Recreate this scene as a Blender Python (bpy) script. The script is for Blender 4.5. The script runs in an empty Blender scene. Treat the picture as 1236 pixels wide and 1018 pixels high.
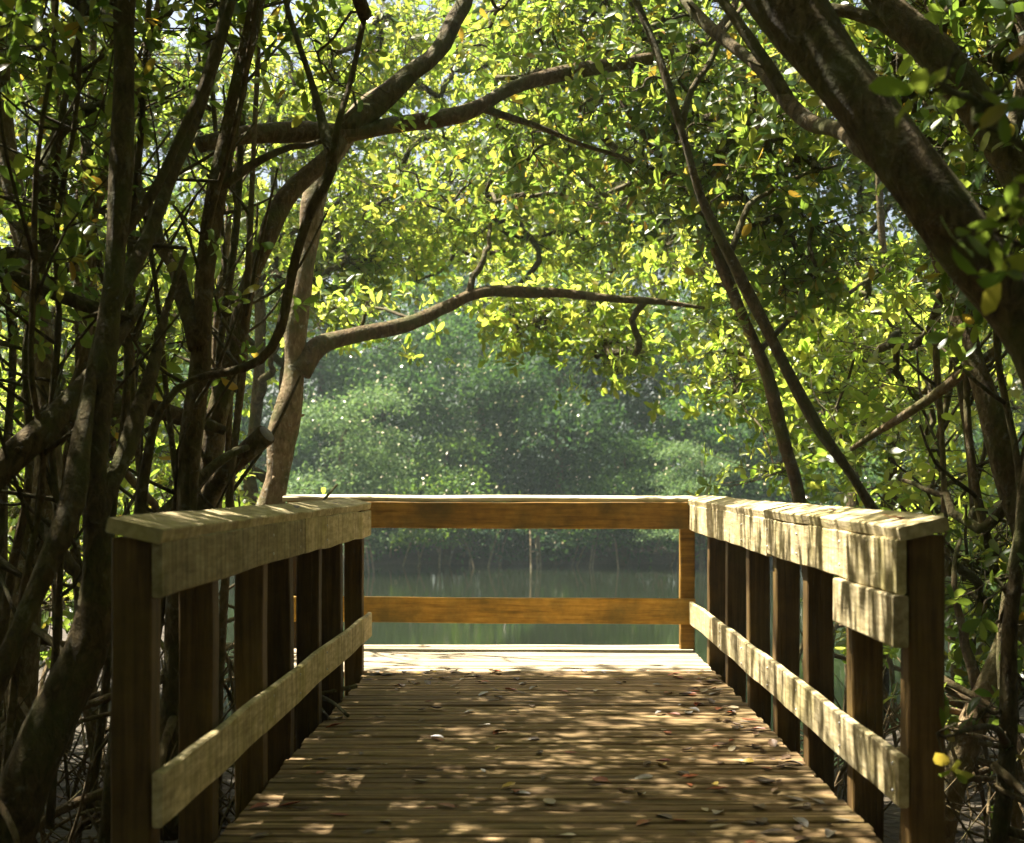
import bpy, math, random
import numpy as np
from mathutils import Vector, noise as mnoise

# ------------------------------------------------------------------ camera, sky, sun, exposure
SC = bpy.context.scene
COL = SC.collection
F, VX, VY, CH = 1700.0, 641.0, 589.0, 1.12        # focal length and vanishing point in photograph pixels, eye height over the deck
cam_d = bpy.data.cameras.new('camera')
cam = bpy.data.objects.new('camera', cam_d); COL.objects.link(cam)
cam.location = (0, 0, CH); cam.rotation_euler = (math.radians(90), 0, 0)
cam_d.sensor_width = 36.0; cam_d.lens = 36.0 * F / 1236
cam_d.shift_x = -(VX - 618) / 1236; cam_d.shift_y = (VY - 509) / 1236
cam_d.clip_start = 0.05; cam_d.clip_end = 1500
cam_d.dof.use_dof = True; cam_d.dof.focus_distance = 7.8; cam_d.dof.aperture_fstop = 3.6
SC.camera = cam

SUN = Vector((-0.47, 0.22, 1.0)).normalized()
elev = math.asin(SUN.z); azim = math.atan2(SUN.x, SUN.y)
W = bpy.data.worlds.new('World'); SC.world = W; W.use_nodes = True
wn = W.node_tree; wn.nodes.clear()
sky = wn.nodes.new('ShaderNodeTexSky'); sky.sky_type = 'NISHITA'; sky.sun_disc = False
sky.sun_elevation = elev; sky.sun_rotation = azim
sky.air_density = 1.0; sky.dust_density = 6.0; sky.ozone_density = 0.6
bg = wn.nodes.new('ShaderNodeBackground'); bg.inputs['Strength'].default_value = 0.05
wo = wn.nodes.new('ShaderNodeOutputWorld')
wn.links.new(sky.outputs[0], bg.inputs[0]); wn.links.new(bg.outputs[0], wo.inputs[0])
sd = bpy.data.lights.new('sun', 'SUN'); sd.energy = 5.0; sd.angle = math.radians(0.5); sd.color = (1.0, 0.93, 0.80)
so = bpy.data.objects.new('sun', sd); COL.objects.link(so)
so.rotation_euler = (-SUN).to_track_quat('-Z', 'Y').to_euler(); so.location = (-6, 4, 14)
SC.view_settings.view_transform = 'Standard'; SC.view_settings.look = 'None'
SC.view_settings.exposure = 2.35; SC.view_settings.gamma = 1.0
SC.cycles.max_bounces = 7; SC.cycles.diffuse_bounces = 3; SC.cycles.glossy_bounces = 3
SC.cycles.transmission_bounces = 4; SC.cycles.volume_bounces = 0; SC.cycles.transparent_max_bounces = 6
SC.cycles.caustics_reflective = False; SC.cycles.caustics_refractive = False

rng = np.random.default_rng(11); random.seed(7)

def P(px, py, d):                                   # a pixel of the photograph at a depth in metres -> a point of the place
    return np.array([(px - VX) / F * d, d, CH - (py - VY) / F * d])

# ------------------------------------------------------------------ materials
def new_mat(name):
    m = bpy.data.materials.new(name); m.use_nodes = True
    nt = m.node_tree; nt.nodes.clear()
    out = nt.nodes.new('ShaderNodeOutputMaterial')
    return m, nt, out
def nd(nt, typ, **kw):
    n = nt.nodes.new(typ)
    for k, v in kw.items(): setattr(n, k, v)
    return n
def ramp(nt, fac, stops):
    r = nd(nt, 'ShaderNodeValToRGB'); e = r.color_ramp.elements
    e[0].position, e[0].color = stops[0][0], (*stops[0][1], 1)
    e[1].position, e[1].color = stops[-1][0], (*stops[-1][1], 1)
    for p, c in stops[1:-1]:
        x = e.new(p); x.color = (*c, 1)
    nt.links.new(fac, r.inputs[0]); return r.outputs[0]
def tnoise(nt, vec, scale, detail=4, rough=0.55, dist=0.0):
    n = nd(nt, 'ShaderNodeTexNoise'); n.inputs['Scale'].default_value = scale
    n.inputs['Detail'].default_value = detail; n.inputs['Roughness'].default_value = rough
    n.inputs['Distortion'].default_value = dist
    if vec is not None: nt.links.new(vec, n.inputs['Vector'])
    return n.outputs['Fac']
def mixc(nt, fac, a, b, mode='MIX'):
    m = nd(nt, 'ShaderNodeMix', data_type='RGBA', blend_type=mode)
    for s, v in ((0, fac), (6, a), (7, b)):
        if isinstance(v, (int, float)): m.inputs[s].default_value = v
        elif isinstance(v, tuple): m.inputs[s].default_value = (*v, 1)
        else: nt.links.new(v, m.inputs[s])
    return m.outputs[2]
def math_n(nt, op, a, b=0.0):
    m = nd(nt, 'ShaderNodeMath', operation=op)
    for i, v in ((0, a), (1, b)):
        if isinstance(v, (int, float)): m.inputs[i].default_value = v
        else: nt.links.new(v, m.inputs[i])
    return m.outputs[0]
def bump(nt, h, strength, dist):
    b = nd(nt, 'ShaderNodeBump'); b.inputs['Strength'].default_value = strength; b.inputs['Distance'].default_value = dist
    nt.links.new(h, b.inputs['Height']); return b.outputs[0]

def wood(name, axis, dark, mid, light, algae=(0.12, 0.13, 0.03), algae_amt=0.4, rough=0.8, cracks=True, streak=False):
    m, nt, out = new_mat(name)
    tc = nd(nt, 'ShaderNodeTexCoord'); oi = nd(nt, 'ShaderNodeObjectInfo')
    off = nd(nt, 'ShaderNodeVectorMath', operation='ADD')
    comb = nd(nt, 'ShaderNodeCombineXYZ')
    r7 = math_n(nt, 'MULTIPLY', oi.outputs['Random'], 17.0)
    for i in range(3): nt.links.new(r7, comb.inputs[i])
    nt.links.new(tc.outputs['Object'], off.inputs[0]); nt.links.new(comb.outputs[0], off.inputs[1])
    mp = nd(nt, 'ShaderNodeMapping'); sc = [26.0, 26.0, 26.0]; sc['xyz'.index(axis)] = 4.0 if streak else 1.3
    mp.inputs['Scale'].default_value = sc; nt.links.new(off.outputs[0], mp.inputs['Vector'])
    g = tnoise(nt, mp.outputs[0], 1.6, 7, 0.62, 0.3)
    c = ramp(nt, g, [(0.28, dark), (0.5, mid), (0.74, light)])
    big = tnoise(nt, off.outputs[0], 3.2, 5, 0.6)
    c = mixc(nt, ramp(nt, big, [(0.46, (0, 0, 0)), (0.68, (algae_amt,) * 3)]), c, algae)
    mot = tnoise(nt, off.outputs[0], 14.0, 5, 0.65)
    c = mixc(nt, 0.5, c, ramp(nt, mot, [(0.3, (0.6, 0.57, 0.52)), (0.6, (1.2, 1.18, 1.12))]), 'MULTIPLY')
    if streak:
        mp3 = nd(nt, 'ShaderNodeMapping'); mp3.inputs['Scale'].default_value = (1.0, 34.0, 1.6); nt.links.new(off.outputs[0], mp3.inputs['Vector'])
        st = tnoise(nt, mp3.outputs[0], 1.0, 5, 0.6)
        c = mixc(nt, 0.55, c, ramp(nt, st, [(0.36, (0.34, 0.29, 0.18)), (0.58, (1.08, 1.05, 0.97))]), 'MULTIPLY')
    val = nd(nt, 'ShaderNodeHueSaturation'); nt.links.new(c, val.inputs['Color'])
    nt.links.new(math_n(nt, 'MULTIPLY_ADD', oi.outputs['Random'], 0.62), val.inputs['Value'])
    val.inputs['Value'].links[0].from_node.inputs[2].default_value = 0.70
    p = nd(nt, 'ShaderNodeBsdfPrincipled'); p.inputs['Roughness'].default_value = rough
    p.inputs['Specular IOR Level'].default_value = 0.25
    h = g
    if cracks:
        mp2 = nd(nt, 'ShaderNodeMapping'); s2 = [60.0, 60.0, 60.0]; s2['xyz'.index(axis)] = 1.0
        mp2.inputs['Scale'].default_value = s2; nt.links.new(off.outputs[0], mp2.inputs['Vector'])
        cr = tnoise(nt, mp2.outputs[0], 1.0, 3, 0.5)
        crk = ramp(nt, cr, [(0.29, (0, 0, 0)), (0.36, (1, 1, 1))])
        cc = mixc(nt, 0.45, val.outputs[0], crk, 'MULTIPLY')
        h = math_n(nt, 'ADD', g, crk)
    else: cc = val.outputs[0]
    nt.links.new(cc, p.inputs['Base Color'])
    nt.links.new(bump(nt, h, 0.7, 0.006), p.inputs['Normal'])
    nt.links.new(p.outputs[0], out.inputs[0]); return m

def bark(name, dark, mid, light, moss=(0.09, 0.10, 0.03), lichen=(0.34, 0.33, 0.26), lich=0.25):
    m, nt, out = new_mat(name)
    tc = nd(nt, 'ShaderNodeTexCoord')
    mp = nd(nt, 'ShaderNodeMapping'); mp.inputs['Scale'].default_value = (1, 1, 0.45); nt.links.new(tc.outputs['Object'], mp.inputs[0])
    a = tnoise(nt, mp.outputs[0], 30, 8, 0.65, 0.6)
    b = tnoise(nt, tc.outputs['Object'], 5.0, 6, 0.6)
    c = ramp(nt, a, [(0.3, dark), (0.5, mid), (0.72, light)])
    c = mixc(nt, ramp(nt, b, [(0.45, (0, 0, 0)), (0.65, (0.7,) * 3)]), c, moss)
    l = tnoise(nt, tc.outputs['Object'], 11.0, 5, 0.7, 0.4)
    c = mixc(nt, ramp(nt, l, [(0.58, (0, 0, 0)), (0.66, (lich,) * 3)]), c, lichen)
    p = nd(nt, 'ShaderNodeBsdfPrincipled'); p.inputs['Roughness'].default_value = 0.85; p.inputs['Specular IOR Level'].default_value = 0.2
    nt.links.new(c, p.inputs['Base Color'])
    nt.links.new(bump(nt, math_n(nt, 'ADD', a, math_n(nt, 'MULTIPLY', l, 1.2)), 1.0, 0.022), p.inputs['Normal'])
    nt.links.new(p.outputs[0], out.inputs[0]); return m

def leaf_mat(name, stops, tstops, trans=0.5, rough=0.38, spec=0.5, vary=False):
    m, nt, out = new_mat(name)
    ge = nd(nt, 'ShaderNodeNewGeometry'); r = ge.outputs['Random Per Island']
    tc = nd(nt, 'ShaderNodeTexCoord')
    n = tnoise(nt, tc.outputs['Object'], 40.0, 3, 0.6)
    c = ramp(nt, r, stops); c = mixc(nt, 0.35, c, ramp(nt, n, [(0.3, (0.55, 0.55, 0.5)), (0.7, (1.25, 1.25, 1.2))]), 'MULTIPLY')
    t = ramp(nt, r, tstops)
    if vary:                                          # each far tree has a leaf colour of its own
        oi = nd(nt, 'ShaderNodeObjectInfo'); vc = ramp(nt, oi.outputs['Random'], [(0.0, (0.55, 0.62, 0.70)), (0.35, (0.85, 0.95, 0.95)), (0.7, (1.25, 1.25, 0.95)), (1.0, (1.8, 1.6, 0.9))])
        c = mixc(nt, 1.0, c, vc, 'MULTIPLY'); t = mixc(nt, 1.0, t, vc, 'MULTIPLY')
    p = nd(nt, 'ShaderNodeBsdfPrincipled'); p.inputs['Roughness'].default_value = rough; p.inputs['Specular IOR Level'].default_value = spec
    nt.links.new(c, p.inputs['Base Color'])
    tl = nd(nt, 'ShaderNodeBsdfTranslucent'); nt.links.new(t, tl.inputs['Color'])
    mx = nd(nt, 'ShaderNodeMixShader'); mx.inputs[0].default_value = trans
    nt.links.new(p.outputs[0], mx.inputs[1]); nt.links.new(tl.outputs[0], mx.inputs[2])
    nt.links.new(mx.outputs[0], out.inputs[0]); return m

def plain(name, stops, rough=0.7, scale=30.0):
    m, nt, out = new_mat(name)
    tc = nd(nt, 'ShaderNodeTexCoord')
    c = ramp(nt, tnoise(nt, tc.outputs['Object'], scale, 5, 0.6), stops)
    p = nd(nt, 'ShaderNodeBsdfPrincipled'); p.inputs['Roughness'].default_value = rough
    nt.links.new(c, p.inputs['Base Color']); nt.links.new(p.outputs[0], out.inputs[0]); return m

M = {}
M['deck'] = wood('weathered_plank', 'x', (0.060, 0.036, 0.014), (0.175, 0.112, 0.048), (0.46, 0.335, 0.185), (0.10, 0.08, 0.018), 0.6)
M['landing'] = wood('sunlit_tone_plank', 'x', (0.17, 0.135, 0.085), (0.33, 0.28, 0.195), (0.48, 0.42, 0.315), (0.26, 0.21, 0.13), 0.5)  # sunlight painted in: landing planks lighter, walkway planks darker, split at the shade edge
M['rail'] = wood('weathered_rail_wood', 'y', (0.27, 0.22, 0.12), (0.44, 0.37, 0.22), (0.62, 0.55, 0.38), (0.22, 0.195, 0.05), 0.6, streak=True, cracks=False)
M['brown_x'] = wood('brown_rail_wood', 'x', (0.15, 0.080, 0.013), (0.34, 0.185, 0.030), (0.46, 0.28, 0.060), (0.11, 0.085, 0.025), 0.8, 0.7, False)
M['cap_x'] = wood('weathered_cap_wood', 'x', (0.22, 0.19, 0.11), (0.44, 0.39, 0.26), (0.60, 0.55, 0.42), (0.22, 0.22, 0.07), 0.3)
M['post'] = wood('brown_post_wood', 'z', (0.042, 0.023, 0.008), (0.088, 0.052, 0.016), (0.16, 0.098, 0.034), (0.14, 0.10, 0.02), 0.4, 0.65)
M['bark'] = bark('dark_bark', (0.035, 0.025, 0.012), (0.09, 0.065, 0.03), (0.17, 0.125, 0.06))
M['bark_pale'] = bark('pale_bark', (0.09, 0.06, 0.03), (0.20, 0.14, 0.07), (0.36, 0.28, 0.17), lich=0.9)
M['bark_red'] = bark('reddish_bark', (0.045, 0.029, 0.012), (0.105, 0.070, 0.030), (0.20, 0.145, 0.072), lich=0.3)
M['twig'] = bark('twig_bark', (0.04, 0.028, 0.014), (0.08, 0.06, 0.03), (0.14, 0.11, 0.06))
M['root'] = bark('root_bark', (0.07, 0.045, 0.022), (0.16, 0.11, 0.055), (0.27, 0.2, 0.11), lich=0.3)
M['leaf'] = leaf_mat('mangrove_leaf',
    [(0.0, (0.030, 0.070, 0.012)), (0.45, (0.050, 0.105, 0.018)), (0.85, (0.085, 0.13, 0.02)), (0.985, (0.13, 0.13, 0.02)), (1.0, (0.26, 0.12, 0.02))],
    [(0.0, (0.17, 0.29, 0.035)), (0.5, (0.30, 0.41, 0.05)), (0.9, (0.46, 0.49, 0.07)), (1.0, (0.55, 0.34, 0.04))], 0.5)
M['leaf_sunlit'] = leaf_mat('sunlit_mangrove_leaf',  # brighter leaf copy for crowns in the sun, sunlight put into its colour
    [(0.0, (0.060, 0.095, 0.020)), (0.5, (0.105, 0.14, 0.030)), (0.97, (0.16, 0.18, 0.04)), (1.0, (0.28, 0.16, 0.03))],
    [(0.0, (0.31, 0.50, 0.05)), (0.5, (0.52, 0.66, 0.075)), (1.0, (0.76, 0.75, 0.12))], 0.55)
M['leaf_far'] = leaf_mat('far_mangrove_leaf',
    [(0.0, (0.022, 0.055, 0.020)), (0.6, (0.038, 0.085, 0.030)), (1.0, (0.065, 0.115, 0.038))],
    [(0.0, (0.07, 0.17, 0.03)), (1.0, (0.16, 0.26, 0.04))], 0.35, 0.6, 0.12, True)
M['leaf_glint'] = leaf_mat('glint_leaf', [(0.0, (0.62, 0.57, 0.38)), (1.0, (0.60, 0.46, 0.24))], [(0.0, (0.6, 0.6, 0.4)), (1.0, (0.6, 0.5, 0.3))], 0.2, 0.3)  # sun glints on the far leaves, painted as pale specks
M['dead1'] = plain('brown_dead_leaf', [(0.3, (0.05, 0.028, 0.014)), (0.7, (0.14, 0.08, 0.04))], 0.5)
M['dead2'] = plain('rust_dead_leaf', [(0.3, (0.20, 0.045, 0.012)), (0.7, (0.36, 0.10, 0.025))], 0.5)
M['dead3'] = plain('tan_dead_leaf', [(0.3, (0.28, 0.21, 0.12)), (0.7, (0.48, 0.40, 0.27))], 0.45)
M['dead4'] = plain('grey_dead_leaf', [(0.3, (0.16, 0.14, 0.12)), (0.7, (0.34, 0.31, 0.28))], 0.3)
M['dead5'] = plain('yellow_dead_leaf', [(0.3, (0.34, 0.22, 0.03)), (0.7, (0.50, 0.36, 0.06))], 0.45)
M['cut_wood'] = plain('cut_wood', [(0.3, (0.12, 0.10, 0.085)), (0.7, (0.26, 0.24, 0.21))], 0.8, 12)
M['screw'] = plain('steel_screw', [(0.3, (0.5, 0.5, 0.48)), (0.7, (0.7, 0.7, 0.68))], 0.35)

def mud_mat():
    m, nt, out = new_mat('leaf_litter_mud')
    tc = nd(nt, 'ShaderNodeTexCoord')
    a = tnoise(nt, tc.outputs['Object'], 9.0, 8, 0.7, 0.5); b = tnoise(nt, tc.outputs['Object'], 0.9, 4)
    v = nd(nt, 'ShaderNodeTexVoronoi'); v.inputs['Scale'].default_value = 14.0; nt.links.new(tc.outputs['Object'], v.inputs['Vector'])
    c = ramp(nt, a, [(0.3, (0.014, 0.010, 0.006)), (0.55, (0.045, 0.032, 0.016)), (0.75, (0.10, 0.075, 0.04))])
    c = mixc(nt, 0.5, c, mixc(nt, v.outputs['Color'], (0.028, 0.02, 0.01), (0.09, 0.065, 0.032)))
    c = mixc(nt, ramp(nt, b, [(0.5, (0, 0, 0)), (0.75, (0.4,) * 3)]), c, (0.06, 0.065, 0.025))
    p = nd(nt, 'ShaderNodeBsdfPrincipled'); p.inputs['Roughness'].default_value = 0.8
    nt.links.new(c, p.inputs['Base Color']); nt.links.new(bump(nt, math_n(nt, 'ADD', a, v.outputs['Distance']), 0.8, 0.05), p.inputs['Normal'])
    nt.links.new(p.outputs[0], out.inputs[0]); return m
def water_mat():
    m, nt, out = new_mat('river_water')
    tc = nd(nt, 'ShaderNodeTexCoord')
    mp = nd(nt, 'ShaderNodeMapping'); mp.inputs['Scale'].default_value = (0.7, 1.6, 1); nt.links.new(tc.outputs['Object'], mp.inputs[0])
    a = tnoise(nt, mp.outputs[0], 2.2, 4, 0.55); b = tnoise(nt, mp.outputs[0], 9.0, 3, 0.5)
    h = math_n(nt, 'ADD', a, math_n(nt, 'MULTIPLY', b, 0.25))
    p = nd(nt, 'ShaderNodeBsdfPrincipled'); p.inputs['Base Color'].default_value = (0.010, 0.013, 0.006, 1)
    p.inputs['Roughness'].default_value = 0.06; p.inputs['IOR'].default_value = 1.33
    nt.links.new(bump(nt, h, 0.04, 0.03), p.inputs['Normal'])
    nt.links.new(p.outputs[0], out.inputs[0]); return m
M['mud'] = mud_mat(); M['water'] = water_mat()

# ------------------------------------------------------------------ mesh helpers
class MB:
    def __init__(s): s.v = []; s.f4 = []; s.f3 = []; s.n = 0
    def add(s, v, f4=None, f3=None):
        v = np.asarray(v, float).reshape(-1, 3); s.v.append(v)
        if f4 is not None and len(f4): s.f4.append(np.asarray(f4, int).reshape(-1, 4) + s.n)
        if f3 is not None and len(f3): s.f3.append(np.asarray(f3, int).reshape(-1, 3) + s.n)
        s.n += len(v)
    def mesh(s, name, mat, origin=(0, 0, 0), smooth=True):
        v = np.concatenate(s.v) - np.asarray(origin, float)
        f4 = np.concatenate(s.f4) if s.f4 else np.zeros((0, 4), int)
        f3 = np.concatenate(s.f3) if s.f3 else np.zeros((0, 3), int)
        me = bpy.data.meshes.new(name)
        me.vertices.add(len(v)); me.vertices.foreach_set('co', v.astype(np.float32).ravel())
        nl = len(f4) * 4 + len(f3) * 3; me.loops.add(nl)
        me.loops.foreach_set('vertex_index', np.concatenate([f4.ravel(), f3.ravel()]).astype(np.int32))
        me.polygons.add(len(f4) + len(f3))
        st = np.concatenate([np.arange(len(f4)) * 4, len(f4) * 4 + np.arange(len(f3)) * 3]).astype(np.int32)
        me.polygons.foreach_set('loop_start', st)
        me.polygons.foreach_set('use_smooth', np.full(len(st), smooth, bool))
        me.update(calc_edges=True); me.validate()
        me.materials.append(mat); return me
    def build(s, name, mat, parent=None, smooth=True, origin=None):
        o0 = parent_loc(parent) if origin is None else np.asarray(origin, float)
        me = s.mesh(name, mat, o0, smooth)
        o = bpy.data.objects.new(name, me); COL.objects.link(o)
        if parent is not None: o.parent = parent
        else: o.location = o0
        return o
def parent_loc(p):
    l = np.zeros(3)
    while p is not None: l = l + np.array(p.location); p = p.parent
    return l
def empty(name, loc):
    o = bpy.data.objects.new(name, None); COL.objects.link(o); o.location = loc; o.empty_display_size = 0.2; return o
def tag(o, label=None, cat=None, group=None, kind=None):
    if label: o['label'] = label
    if cat: o['category'] = cat
    if group: o['group'] = group
    if kind: o['kind'] = kind
    return o

def catmull(pts, step):
    p = np.asarray(pts, float); p = np.vstack([2 * p[0] - p[1], p, 2 * p[-1] - p[-2]]); out = []
    for i in range(1, len(p) - 2):
        L = np.linalg.norm(p[i + 1, :3] - p[i, :3]); n = max(2, int(L / step))
        t = np.linspace(0, 1, n, endpoint=False)[:, None]
        a, b, c, d = p[i - 1], p[i], p[i + 1], p[i + 2]
        out.append(0.5 * (2 * b + (c - a) * t + (2 * a - 5 * b + 4 * c - d) * t ** 2 + (3 * b - a - 3 * c + d) * t ** 3))
    out.append(p[-2:-1]); return np.vstack(out)
def tube(mb, pts, rad, sides=8, rough=0.0, seed=0, cap=True):
    """closed round limb through pts with a radius per point; rough makes knots and flutes"""
    pts = np.asarray(pts, float); rad = np.asarray(rad, float); n = len(pts)
    t = np.gradient(pts, axis=0); t /= np.linalg.norm(t, axis=1)[:, None] + 1e-9
    u = np.cross(t[0], (0.31, 0.77, 0.55)); u /= np.linalg.norm(u) + 1e-9
    ring = []; ang = np.linspace(0, 2 * math.pi, sides, endpoint=False)
    r0 = np.random.default_rng(seed); fl = r0.uniform(-1, 1, sides); ph = r0.uniform(0, 6.28, 4)
    for i in range(n):
        u = u - t[i] * np.dot(u, t[i]); u /= np.linalg.norm(u) + 1e-9; w = np.cross(t[i], u)
        rr = rad[i] * np.ones(sides)
        if rough:
            fl = 0.8 * fl + 0.45 * r0.uniform(-1, 1, sides)
            rr *= 1 + rough * (0.5 * (np.roll(fl, 1) * .5 + fl) + 0.5 * math.sin(i * 0.55 + ph[0]) + 0.4 * np.sin(2 * ang + i * 0.2 + ph[1]))
        ring.append(pts[i] + np.outer(np.cos(ang) * rr, u) + np.outer(np.sin(ang) * rr, w))
    v = np.concatenate(ring); k = np.arange(sides); k2 = (k + 1) % sides
    f = np.concatenate([np.stack([i * sides + k, i * sides + k2, (i + 1) * sides + k2, (i + 1) * sides + k], 1) for i in range(n - 1)])
    f3 = None
    if cap:
        v = np.vstack([v, pts[:1], pts[-1:]]); a = n * sides
        f3 = np.concatenate([np.stack([np.full(sides, a), k2, k], 1), np.stack([np.full(sides, a + 1), (n - 1) * sides + k, (n - 1) * sides + k2], 1)])
    mb.add(v, f, f3)
def limb(mb, ctrl, rough=0.12, sides=10, step=0.09, seed=0, wob=0.0):
    """ctrl rows x,y,z,r"""
    c = catmull(ctrl, step)
    if wob:
        r0 = np.random.default_rng(seed + 5); k = r0.uniform(1.5, 4, 3); ph = r0.uniform(0, 6.28, 3)
        s = np.linspace(0, 1, len(c))
        for a in range(3): c[:, a] += wob * np.sin(k[a] * 6.28 * s + ph[a]) * np.sin(np.pi * s)
    r1 = np.random.default_rng(seed + 9); n = len(c); m = max(3, n // 4)
    for a in range(3):                                # small bends where side shoots were lost
        kn = r1.normal(0, 1, m); kn[0] = kn[-1] = 0
        c[:, a] += np.interp(np.linspace(0, m - 1, n), np.arange(m), kn) * np.minimum(c[:, 3] * .22, .016)
    kb = np.interp(np.linspace(0, m - 1, n), np.arange(m), r1.uniform(.9, 1.16, m)); c[:, 3] *= kb
    tube(mb, c[:, :3], np.maximum(c[:, 3], 0.002), sides, rough, seed)
    if rough > .1:                                    # dead spurs and burrs on the bark
        for q in range(int(n / 9)):
            i = int(r1.integers(2, max(3, n - 2))); R = c[i, 3]
            d = norm(r1.normal(size=3) + np.array([0, 0, .3])); l = R * r1.uniform(1.2, 1.5) if R > .03 else R * r1.uniform(2, 5)
            tube(mb, np.array([c[i, :3] + d * R * .3, c[i, :3] + d * R * .9, c[i, :3] + d * l]), np.array([.5, .34, .15]) * min(R, .05), 6, .2, int(r1.integers(99)))
    return c
def pxlimb(rows):                                     # rows px,py,depth,width_px -> x,y,z,r
    return np.array([[*P(a, b, d), w / 2 / F * d] for a, b, d, w in rows])

# leaf: obovate blade with a folded midrib, 11 vertices
_t = [0.25, 0.55, 0.84]; _w = [0.13, 0.205, 0.165]
LT = [[0, 0, 0]]
for a, b in zip(_t, _w): LT += [[a, b, 0.05 - 0.14 * a * a], [a, 0, -0.14 * a * a], [a, -b, 0.05 - 0.14 * a * a]]
LT += [[1, 0, -0.16]]
LT = np.array(LT)
LF4 = np.array([[1, 4, 5, 2], [2, 5, 6, 3], [4, 7, 8, 5], [5, 8, 9, 6]])[:, ::-1]
LF3 = np.array([[0, 1, 2], [0, 2, 3], [7, 10, 8], [8, 10, 9]])[:, ::-1]
DT = np.array([[0, 0, 0], [0.55, 0.24, 0.04], [1, 0, -0.08], [0.55, -0.24, 0.04]]); DF4 = np.array([[0, 3, 2, 1]])
def norm(a): return a / (np.linalg.norm(a, axis=-1, keepdims=True) + 1e-9)
def leaves(mb, pos, axis, length, lo=35, hi=95, simple=False, g=None, az=None):
    """one leaf per row: pos stalk point, axis twig direction, leaf leans lo..hi degrees off the twig"""
    g = g or rng; n = len(pos); axis = norm(axis)
    az = g.uniform(0, 2 * math.pi, n) if az is None else az
    th = np.radians(g.uniform(lo, hi, n))
    ref = np.where(np.abs(axis[:, 2:3]) > 0.9, np.array([[1.0, 0, 0]]), np.array([[0, 0, 1.0]]))
    e1 = norm(np.cross(axis, ref)); e2 = np.cross(axis, e1)
    side = e1 * np.cos(az)[:, None] + e2 * np.sin(az)[:, None]
    u = axis * np.cos(th)[:, None] + side * np.sin(th)[:, None]
    w = norm(axis * np.sin(th)[:, None] - side * np.cos(th)[:, None])
    roll = np.radians(g.normal(0, 22, n))
    v = np.cross(w, u); v2 = v * np.cos(roll)[:, None] + w * np.sin(roll)[:, None]; w2 = np.cross(u, v2)
    T, A, B = (DT, DF4, None) if simple else (LT, LF4, LF3)
    wid = g.uniform(0.85, 1.25, n)
    V = pos[:, None, :] + length[:, None, None] * (T[None, :, 0:1] * u[:, None, :] + T[None, :, 1:2] * wid[:, None, None] * v2[:, None, :] + T[None, :, 2:3] * g.uniform(0.2, 1.8, n)[:, None, None] * w2[:, None, :])
    k = len(T); base = (np.arange(n) * k)[:, None, None]
    mb.add(V.reshape(-1, 3), (A[None] + base).reshape(-1, 4), None if B is None else (B[None] + base).reshape(-1, 3))
def rosettes(mb, cen, axis, L, per=(5, 9), g=None):
    g = g or rng; n = g.integers(per[0], per[1] + 1, len(cen)); idx = np.repeat(np.arange(len(cen)), n)
    k = np.concatenate([np.arange(i) for i in n]); az = k * 2.4 + np.repeat(g.uniform(0, 6.28, len(cen)), n) + g.normal(0, .25, len(k))
    ax = norm(axis)[idx]
    pos = cen[idx] - ax * (k * 0.012)[:, None]
    leaves(mb, pos, ax, L * g.uniform(0.45, 1.2, len(k)), 30, 100, False, g, az)

def blob(px, py, d, rx, ry, rd, n):                   # an ellipsoid of foliage seen at a pixel, semi-axes in pixels and metres
    return (P(px, py, d), np.array([rx / F * d, rd, ry / F * d]), int(n * 1.7))
def sblob(*a): c, r, n = blob(*a); return c, r, int(n * 0.62)   # looser, for crowns standing in full sun
def wblob(x, y, z, rx, ry, rz, n): return (np.array([x, y, z], float), np.array([rx, ry, rz], float), int(n * 4.6))  # foliage in metres, mostly out of view, added to shade the walk

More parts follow.
